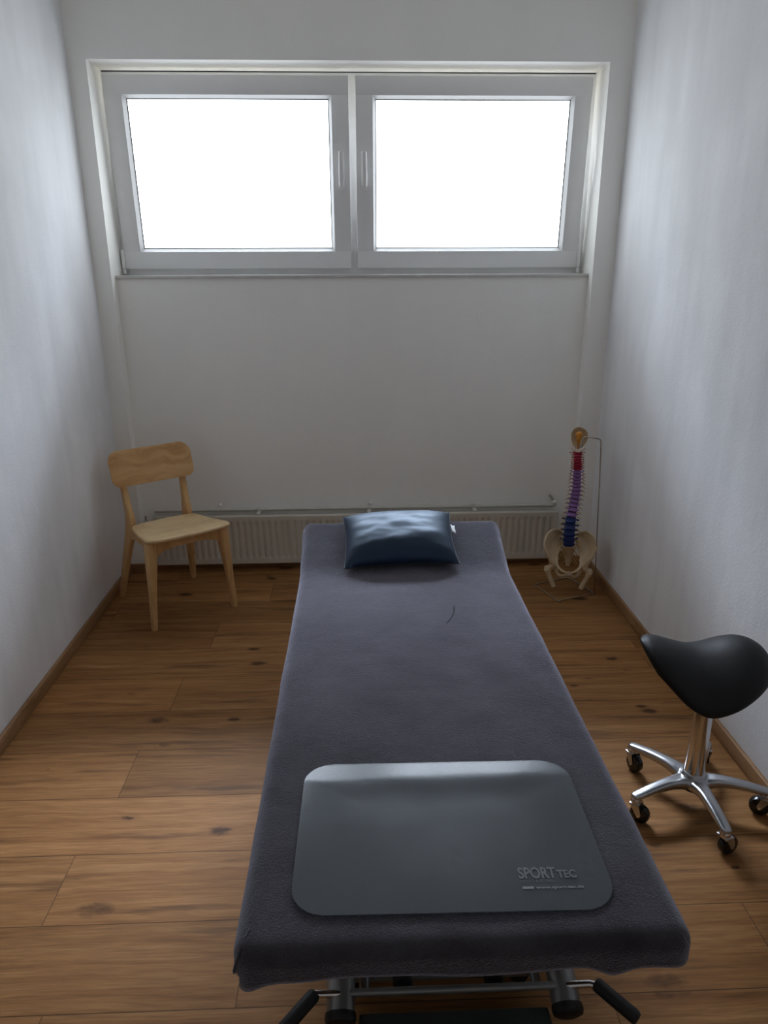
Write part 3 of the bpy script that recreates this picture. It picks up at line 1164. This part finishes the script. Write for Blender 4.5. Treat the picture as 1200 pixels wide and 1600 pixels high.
def lettering(txt, x, y, size, mat, name, squash=1.0, bold=0.0):
    cu = bpy.data.curves.new(name, 'FONT')
    cu.body = txt
    cu.size = size
    cu.align_x = 'LEFT'
    cu.offset = bold
    cu.extrude = 0.00004
    ob = bpy.data.objects.new(name, cu)
    COL.objects.link(ob)
    dg = bpy.context.evaluated_depsgraph_get()
    me = bpy.data.meshes.new_from_object(ob.evaluated_get(dg))
    COL.objects.unlink(ob)
    bpy.data.objects.remove(ob)
    o = bpy.data.objects.new(name, me)
    COL.objects.link(o)
    wd = max(v.co.x for v in me.vertices)
    o.location = (x, y, 0.0029)
    o.scale = (squash / wd, 1, 1)
    o.parent = mat_e
    me.materials.clear()
    me.materials.append(mat)
    return o


lettering('SPORT', 0.120, -0.128, 0.034, MT['print_dim'], 'logo', 0.068, 0.0012)
lettering('TEC', 0.190, -0.128, 0.024, MT['print_dim'], 'logo', 0.034, 0.0010)
lettering('PHYSIO & FITNESS', 0.121, -0.1375, 0.0085, MT['print_dim'], 'small_lettering', 0.060)
bb = MB().box((0.122, -0.1515, 0.0027), (0.142, -0.1465, 0.0030)).build('print_bar', MT['print'], mat_e, smooth=False)
lettering('www.sport-tec.de', 0.146, -0.1515, 0.0085, MT['print'], 'web_lettering', 0.084, 0.0002)

# ------------------------------------------------------------------ pillow
pil = empty('pillow', (0.146, 2.515, 0.600))
pil.rotation_euler = (math.radians(22.5), math.radians(-1.2), math.radians(1.2))
tag(pil, 'dark navy leatherette pillow leaning on the raised head of the table', 'pillow')
PW, PH, PT = 0.207, 0.138, 0.080
NPu, NPv = 56, 44


def pil_pt(u, v, sgn):
    bx = PW * u * (1 - 0.050 * (1 - u * u) * 0 - 0.05 * (1 - v * v) * abs(u) ** 6)
    by = PH * v * (1 - 0.07 * (1 - u * u) * abs(v) ** 6)
    t = max(0.0, (1 - abs(u) ** 3.2)) ** 0.55 * max(0.0, (1 - abs(v) ** 2.8)) ** 0.55
    wr = 0.0045 * mnoise.noise(Vector((u * 2.2 + v * 1.4, v * 3.1 - u, 2.0 + sgn))) + 0.0012 * mnoise.noise(Vector((u * 5 + v * 3, v * 7 - u * 2, 7.0)))
    # belly lies lower towards the near edge
    z = sgn * PT * t * (1.0 - 0.10 * v) + (wr * t if sgn > 0 else 0)
    return (bx, by, z if sgn > 0 else z * 0.22)


pm = MB()
for sgn in (1, -1):
    pm.grid(lambda i, j: pil_pt(-1 + 2 * i / (NPu - 1), -1 + 2 * j / (NPv - 1), sgn), NPu, NPv)
pm.build('cushion', MT['cushion'], pil, angle=75, merge=0.0003)
sp_ = []
for k in range(61):
    u = -1 + 2 * k / 60
    sp_.append(u)
seam = [pil_pt(u, -1, 1) for u in sp_] + [pil_pt(1, u, 1) for u in sp_[1:]] + [pil_pt(-u, 1, 1) for u in sp_[1:]] + [pil_pt(-1, -u, 1) for u in sp_[1:-1]]
MB().tube(seam + [seam[0]], 0.0022, 6, caps=False).build('piping', MT['black'], pil)
tg_ = MB()
tg_.grid(lambda i, j: (0.200 + 0.016 * i / 5 + 0.0, 0.020 + 0.045 * j / 5, 0.002 + 0.005 * math.sin(i * 0.8 + j * 0.4)), 6, 6)
tgo = tg_.build('care_label', MT['tagw'], pil)
tgo['label'] = 'white sewn fabric label'
sl_ = tgo.modifiers.new('t', 'SOLIDIFY')
sl_.thickness = 0.0008

# ------------------------------------------------------------------ saddle stool
SX, SY = 1.000, 1.788
stool = empty('saddle_stool', (SX, SY, 0))
tag(stool, 'black saddle stool on polished five-star base with castors', 'stool')
RST = 0.208
bse = MB()
hubm = MB()
hubm.lathe([(0.030, 0.070), (0.036, 0.074), (0.038, 0.100), (0.034, 0.112), (0.028, 0.118)], 32)
angs = [math.radians(54 + 72 * k) for k in range(5)]
for a in angs:
    d = Vector((math.cos(a), math.sin(a), 0))
    nrm = Vector((-d.y, d.x, 0))
    st_ = [(0.020, 0.101, 0.030, 0.036), (0.042, 0.104, 0.027, 0.036), (0.065, 0.107, 0.0225, 0.032), (0.10, 0.107, 0.0190, 0.028), (0.15, 0.102, 0.0172, 0.024), (0.19, 0.095, 0.0160, 0.021), (0.214, 0.090, 0.014, 0.017), (0.221, 0.087, 0.008, 0.011)]
    S = spline(st_, 4)
    n = 14
    v_, f_ = [], []
    for (r, zt, hw, hgt) in S:
        for k in range(n):
            t = 2 * PI * k / n
            c, s = math.cos(t), math.sin(t)
            e = 0.62
            xx = hw * math.copysign(abs(c) ** e, c)
            zz = zt - hgt / 2 + hgt / 2 * math.copysign(abs(s) ** e, s)
            v_.append(tuple(d * r + nrm * xx + Vector((0, 0, zz))))
    for i in range(len(S) - 1):
        for k in range(n):
            f_.append((i * n + k, i * n + (k + 1) % n, (i + 1) * n + (k + 1) % n, (i + 1) * n + k))
    f_.append(tuple(range(n))[::-1])
    f_.append(tuple((len(S) - 1) * n + k for k in range(n)))
    hubm.add(v_, f_)
organic(hubm, 'star_base', MT['alu'], stool, 0.0028, 5)
MB().lathe([(0.012, 0.052), (0.030, 0.056), (0.031, 0.074)], 24).build('hub_underside', MT['black'], stool)
ct = MB()
ct.lathe([(0.0295, 0.116), (0.0290, 0.13), (0.0262, 0.30), (0.0255, 0.40), (0.0245, 0.405)], 32)
ct.build('column', MT['chrome'], stool)
MB().lathe([(0.014, 0.40), (0.014, 0.46)], 20).build('gas_piston', MT['chrome'], stool)


def caster(a, turn):
    d = Vector((math.cos(a), math.sin(a), 0)) * RST
    e = empty('caster', d)
    e.parent = stool
    e.rotation_euler = (0, 0, turn)
    MB().lathe([(0.0150, 0.062), (0.0160, 0.064), (0.0160, 0.074), (0.012, 0.080)], 20).build('swivel_ring', MT['chrome'], e)
    fk = MB()
    for s in (-1, 1):
        fk.prism([(-0.012, 0.064), (0.015, 0.064), (0.024, 0.034), (0.019, 0.024), (0.010, 0.027)], s * 0.0165 - 0.0013, s * 0.0165 + 0.0013, 0.0006, 1,
                 Matrix(((1, 0, 0, 0), (0, 0, 1, 0), (0, 1, 0, 0), (0, 0, 0, 1))))
    fk.box((-0.013, -0.0175, 0.060), (0.016, 0.0175, 0.065), 0.001)
    fk.build('fork', MT['alu'], e)
    wh = MB()
    m = Matrix.Translation((0.016, 0, 0.0290)) @ Matrix.Rotation(PI / 2, 4, 'X')
    wh.lathe([(0.006, -0.0120), (0.022, -0.0135), (0.0268, -0.0110), (0.0290, -0.004), (0.0290, 0.004), (0.0268, 0.0110), (0.022, 0.0135), (0.006, 0.0120)], 32, m)
    wh.build('wheel', MT['blackgloss'], e)
    MB().tube([(0.016, -0.0185, 0.0290), (0.016, 0.0185, 0.0290)], 0.004, 12).build('axle', MT['chrome'], e)


for a, tn in zip(angs, (70, -70, -40, 20, 150)):
    caster(a, math.radians(tn))

# saddle seat, horn pointing away from the side wall
ZR = [(-0.215, 0.540), (-0.19, 0.548), (-0.15, 0.543), (-0.10, 0.530), (-0.05, 0.523), (0.00, 0.532), (0.05, 0.549), (0.09, 0.556), (0.125, 0.550), (0.155, 0.533), (0.172, 0.512), (0.178, 0.492)]
WR = [(-0.215, 0.012), (-0.207, 0.040), (-0.188, 0.080), (-0.15, 0.128), (-0.10, 0.170), (-0.04, 0.190), (0.01, 0.190), (0.05, 0.184), (0.09, 0.165), (0.125, 0.134), (0.155, 0.092), (0.172, 0.052), (0.178, 0.018)]
ZRs = spline(ZR, 6)
WRs = spline(WR, 6)
NSu, NSv = 60, 48


def seat_ring(i, j):
    t = i / (NSu - 1)
    u = -0.0185 - 0.1965 * math.cos(PI * t)
    zr, wd = interp(ZRs, u), interp(WRs, u) * 0.88
    a = 2 * PI * j / (NSv - 1)
    # closed cross-section: upper skin draped to the sides, lower skin a little below
    c, s = math.cos(a), math.sin(a)
    yy = wd * math.copysign(abs(c) ** 0.75, c)
    rel = abs(yy) / 0.2
    droop = 0.115 * rel ** 1.7
    thick = 0.032 * min(1.0, wd / 0.085)
    zz = zr - droop - thick + thick * math.copysign(abs(s) ** 0.7, s)
    return (u * 0.91, yy, zz)


sd = MB().grid(seat_ring, NSu, NSv)
v0 = [seat_ring(0, j) for j in range(NSv)]
sd.add(v0, [tuple(range(NSv))])
v1 = [seat_ring(NSu - 1, j) for j in range(NSv)]
sd.add(v1, [tuple(range(NSv))])
sdo = sd.build('saddle_seat', MT['saddle'], stool, angle=80, merge=0.0004)
sdo.rotation_euler = (0, 0, math.radians(-8))
sdo.location = (0.0, 0.015, 0.0)
MB().box((-0.09, -0.07, 0.44), (0.09, 0.07, 0.462), 0.008).build('seat_plate', MT['black'], stool)

# ------------------------------------------------------------------ spine model and its wire stand
stand = empty('spine_stand', (1.035, 3.337, 0))
tag(stand, 'bent nickel wire stand with square floor loop holding the spine', 'stand')
bx, by = 1.035, 3.337
cor = [(0.897 - bx, 3.397 - by), (1.098 - bx, 3.478 - by), (1.174 - bx, 3.276 - by), (0.969 - bx, 3.197 - by)]
lp = []
for k in range(4):
    p0, p1, p2 = Vector(cor[k - 1]), Vector(cor[k]), Vector(cor[(k + 1) % 4])
    a, b = p1 + (p0 - p1).normalized() * 0.012, p1 + (p2 - p1).normalized() * 0.012
    for t in (0, 0.25, 0.5, 0.75, 1):
        q = a * (1 - t) ** 2 + p1 * 2 * t * (1 - t) + b * t * t
        lp.append((q.x, q.y, 0.0032))
MB().tube(lp + [lp[0]], 0.0030, 10, caps=False).build('floor_loop', MT['wire'], stand)
hk = Vector((1.062 - bx, 3.318 - by, 0.0))
rod = spline([(cor[2][0], cor[2][1], 0.003), (cor[2][0] - 0.012, cor[2][1] + 0.0, 0.25), (cor[2][0] - 0.028, cor[2][1] + 0.0, 0.60), (cor[2][0] - 0.037, cor[2][1], 0.765)], 5)
rod += [(cor[2][0] - 0.039, cor[2][1], 0.785), (cor[2][0] - 0.043, cor[2][1] + 0.002, 0.793), (cor[2][0] - 0.052, cor[2][1] + 0.004, 0.797)]
rod += [(hk.x + 0.012, hk.y, 0.797), (hk.x + 0.004, hk.y, 0.794), (hk.x, hk.y, 0.785), (hk.x, hk.y, 0.756), (hk.x - 0.003, hk.y, 0.748), (hk.x - 0.010, hk.y, 0.746), (hk.x - 0.015, hk.y, 0.750), (hk.x - 0.016, hk.y, 0.762)]
MB().tube(rod, 0.0030, 10).build('hanger_rod', MT['wire'], stand)

sp = empty('spine_model', (1.048, 3.335, 0), math.radians(-14))
tag(sp, 'coloured anatomical spine with pelvis and thigh stumps hanging on wire stand', 'anatomical model')
# centre line (x, y, z), front is -y
axis = [(0.000, 0.012, 0.735), (0.001, 0.002, 0.700), (0.004, 0.000, 0.665), (0.006, 0.012, 0.630), (0.008, 0.028, 0.580), (0.010, 0.036, 0.520), (0.004, 0.030, 0.455),
        (-0.004, 0.010, 0.395), (-0.008, -0.006, 0.335), (-0.008, -0.006, 0.285), (-0.005, 0.006, 0.240)]
AX = spline(axis, 10)


def on_axis(z):
    for a, b in zip(AX, AX[1:]):
        if a[2] >= z >= b[2]:
            t = (a[2] - z) / max(1e-6, a[2] - b[2])
            p = Vector(a).lerp(Vector(b), t)
            return p, (Vector(a) - Vector(b)).normalized()
    return Vector(AX[-1]), Vector((0, 0, 1))


def vertebra(z, h, rx, ry, proc, spin, mat, up_tilt):
    p, t = on_axis(z)
    q = Vector((0, 0, 1)).rotation_difference(t).to_matrix().to_4x4()
    m = Matrix.Translation(p) @ q
    b = MB()
    b.lathe([(0.82, -0.5), (1.0, -0.44), (0.90, -0.2), (0.88, 0.0), (0.90, 0.2), (1.0, 0.44), (0.82, 0.5)], 20, m @ Matrix.Diagonal((rx, ry, h, 1)))
    for s in (-1, 1):
        a0 = Vector((s * rx * 0.6, ry * 0.8, 0))
        a1 = Vector((s * (rx * 0.9 + proc * 0.45), ry * 1.25, h * 0.12))
        a2 = Vector((s * (rx * 0.9 + proc), ry * 1.5, h * up_tilt))
        b.tube([m @ a0, m @ a1, m @ a2], [h * 0.26, h * 0.17, h * 0.20], 8)
        f0 = Vector((s * rx * 0.62, ry * 1.25, -h * 0.65))
        f1 = Vector((s * rx * 0.62, ry * 1.25, h * 0.65))
        b.tube([m @ f0, m @ f1], [h * 0.16, h * 0.16], 8)
        b.tube([m @ Vector((s * rx * 0.6, ry * 1.2, 0)), m @ Vector((0, ry * 1.9, 0))], h * 0.2, 8)
    b.tube([m @ Vector((0, ry * 1.8, 0)), m @ Vector((0, ry * 1.8 + spin * 0.6, -h * 0.3)), m @ Vector((0, ry * 1.8 + spin, -h * 0.7))], [h * 0.22, h * 0.15, h * 0.17], 8)
    b.build('vertebra', mat, sp, angle=50)


def disc(z, h, rx, ry, mat):
    p, t = on_axis(z)
    q = Vector((0, 0, 1)).rotation_difference(t).to_matrix().to_4x4()
    MB().lathe([(0.85, -0.5), (1.0, 0.0), (0.85, 0.5)], 20, Matrix.Translation(p) @ q @ Matrix.Diagonal((rx, ry, h, 1))).build('disc', mat, sp)


def nerve(z, rx, ry, ln, droop):
    p, t = on_axis(z)
    for s in (-1, 1):
        a = p + Vector((s * rx * 0.7, ry * 0.9, 0))
        pts = spline([a, p + Vector((s * (rx + ln * 0.35), ry * 0.6, -droop * 0.25)), p + Vector((s * (rx + ln), ry * 0.2, -droop))], 4)
        MB().tube(pts, [0.0018] * (len(pts) - 1) + [0.0011], 7).build('nerve', MT['nerve'], sp)


# sections: crimson neck, violet chest, deep blue loin
z = 0.722
for k in range(7):
    h = 0.0128
    zc = z - h / 2
    wide = 0.0225 if k == 0 else 0.0185 + 0.0004 * k
    vertebra(zc, h * 0.88, wide, 0.012, 0.016 if k == 0 else 0.012, 0.012 + 0.002 * k, MT['red'], 0.15)
    disc(z - h, 0.0030, 0.0180, 0.0112, MT['red'])
    nerve(z - h, 0.016, 0.010, 0.014, 0.006)
    z -= h
for k in range(12):
    h = 0.0178 + 0.00045 * k
    zc = z - h / 2
    rx = 0.0196 + 0.0004 * k
    vertebra(zc, h * 0.80, rx, 0.0155, 0.015 - 0.0006 * k, 0.028, MT['purple'], 0.25)
    disc(z - h, 0.0062, rx * 0.97, 0.0152, MT['disc'])
    nerve(z - h, rx, 0.013, 0.020, 0.010)
    z -= h
for k in range(5):
    h = (z - 0.243) / (5 - k)
    zc = z - h / 2
    rx = 0.0268 + 0.0007 * k
    vertebra(zc, h * 0.88, rx, 0.0195, 0.016, 0.026, MT['blue'], 0.05)
    disc(z - h, 0.0046, rx * 0.97, 0.0190, MT['blue'])
    nerve(z - h, rx, 0.017, 0.026, 0.016)
    z -= h

# occiput: a bowl open to the front, brainstem in it
oc = MB()
NO = 28


def bowl(i, j, off):
    a = 2 * PI * i / NO
    r = j / 9.0
    x = 0.039 * r * math.cos(a)
    zz = 0.052 * r * math.sin(a)
    irr = 1 + 0.05 * math.sin(3 * a + 0.6)
    y = 0.030 * (1 - r * r) - 0.012 * r * math.sin(a) * 0 + off * (1 - 0.3 * r)
    return (x * irr, y, zz * irr)


oc.grid(lambda i, j: bowl(i, j, 0.0), NO, 10, True)
oc.grid(lambda i, j: bowl(i, j, 0.005), NO, 10, True)
oc.grid(lambda i, j: bowl(i, 9, 0.0035 * j), NO, 2, True)
oco = oc.build('skull_plate', MT['bone'], sp, angle=60)
oco.location = (0.002, 0.016, 0.786)
oco.rotation_euler = (math.radians(-8), 0, 0)
bst = MB()
bst.ball((0.000, 0.012, 0.800), 0.018, (1.0, 0.8, 0.95), 14)
bst.ball((0.000, 0.006, 0.786), 0.014, (0.9, 0.8, 1.1), 14)
bst.tube([(0, 0.006, 0.79), (0, 0.010, 0.76), (0, 0.014, 0.73)], [0.010, 0.007, 0.005], 10)
organic(bst, 'brainstem', MT['brain'], sp, 0.002, 4)
at = MB()
at.tube(spline([(-0.032, -0.006, 0.742), (-0.020, -0.010, 0.732), (0.0, -0.013, 0.726), (0.020, -0.010, 0.732), (0.032, -0.006, 0.742)], 5), 0.0055, 10)
at.build('atlas_ring', MT['bone_pale'], sp)
MB().tube([(0.003, -0.016, 0.735), (0.003, -0.016, 0.752), (-0.006, -0.016, 0.760), (-0.013, -0.016, 0.752), (-0.013, -0.016, 0.735)], 0.0018, 8).build('hanging_ring', MT['wire'], sp)

# sacrum
sc_ = MB()
sc_.tube(spline([(-0.004, 0.010, 0.238), (-0.003, 0.030, 0.205), (-0.002, 0.046, 0.170), (-0.001, 0.046, 0.135), (0, 0.036, 0.112)], 5),
         [0.034 - 0.0013 * k for k in range(21)], 16, squash=(1.15, 0.42))
organic(sc_, 'sacrum', MT['bone'], sp, 0.003, 5)
for s in (-1, 1):
    for k in range(4):
        z_ = 0.215 - 0.022 * k
        MB().tube(spline([(s * 0.014, 0.020 + 0.006 * k, z_), (s * 0.030, 0.008 + 0.004 * k, z_ - 0.012), (s * 0.046, -0.004 + 0.006 * k, z_ - 0.034)], 4), 0.0022, 7).build('nerve', MT['nerve'], sp)


def hip(s):
    b = MB()
    # wing of the hip bone: strips from the inner rim to the crest
    inner = spline([(0.030, 0.052, 0.262), (0.036, 0.044, 0.232), (0.047, 0.026, 0.200), (0.057, 0.000, 0.172), (0.060, -0.020, 0.158)], 14)
    crest = spline([(0.040, 0.064, 0.285), (0.078, 0.040, 0.304), (0.112, 0.004, 0.292), (0.126, -0.030, 0.252), (0.112, -0.040, 0.206)], 14)
    n = len(inner)
    for k in range(n):
        a, c = Vector(inner[k]), Vector(crest[k])
        mid = a.lerp(c, 0.5) + Vector((0.004, 0.014, -0.004))
        pts = spline([a, mid, c], 5)
        b.tube([(s * q[0], q[1], q[2]) for q in pts], [0.0075] * 5 + [0.0050] * (len(pts) - 6) + [0.0060], 7)
    b.tube([(s * q[0], q[1], q[2]) for q in crest], 0.0062, 8)
    # brim down to the symphysis
    br = spline([(0.057, 0.000, 0.172), (0.060, -0.022, 0.158), (0.052, -0.044, 0.140), (0.030, -0.062, 0.126), (0.006, -0.068, 0.122)], 6)
    b.tube([(s * q[0], q[1], q[2]) for q in br], [0.010 - 0.0002 * k for k in range(len(br))], 10)
    # lower edge of wing to the socket
    b.tube([(s * 0.112, -0.040, 0.206), (s * 0.094, -0.034, 0.180), (s * 0.078, -0.026, 0.152)], [0.007, 0.011, 0.018], 10)
    b.ball((s * 0.072, -0.018, 0.144), 0.023, n=14)
    # ischium and the branch back to the symphysis
    lo = spline([(0.068, -0.006, 0.140), (0.062, 0.006, 0.110), (0.052, -0.004, 0.088), (0.036, -0.030, 0.086), (0.018, -0.056, 0.100), (0.007, -0.066, 0.116)], 6)
    b.tube([(s * q[0], q[1], q[2]) for q in lo], [0.012] * 12 + [0.0085] * (len(lo) - 12), 10)
    o = organic(b, 'hip_bone', MT['bone'], sp, 0.0028, 5)
    return o


def femur(s):
    b = MB()
    b.ball((s * 0.080, -0.026, 0.134), 0.0185, n=14)
    b.tube([(s * 0.080, -0.026, 0.134), (s * 0.100, -0.028, 0.118)], [0.013, 0.013], 12)
    b.ball((s * 0.106, -0.022, 0.116), 0.0155, (0.9, 1, 1.25), 14)
    sh = spline([(0.103, -0.028, 0.116), (0.094, -0.030, 0.090), (0.080, -0.034, 0.060), (0.066, -0.038, 0.026)], 5)
    b.tube([(s * q[0], q[1], q[2]) for q in sh], [0.0170, 0.0165, 0.016, 0.0150, 0.0145] + [0.0125] * (len(sh) - 5), 14)
    organic(b, 'thigh_stump', MT['bone'], sp, 0.0028, 4)


for s in (-1, 1):
    hip(s)
    femur(s)
MB().ball((0, -0.068, 0.118), 0.009, (0.7, 0.8, 1.5), 12).build('pubic_joint', MT['bone_pale'], sp)
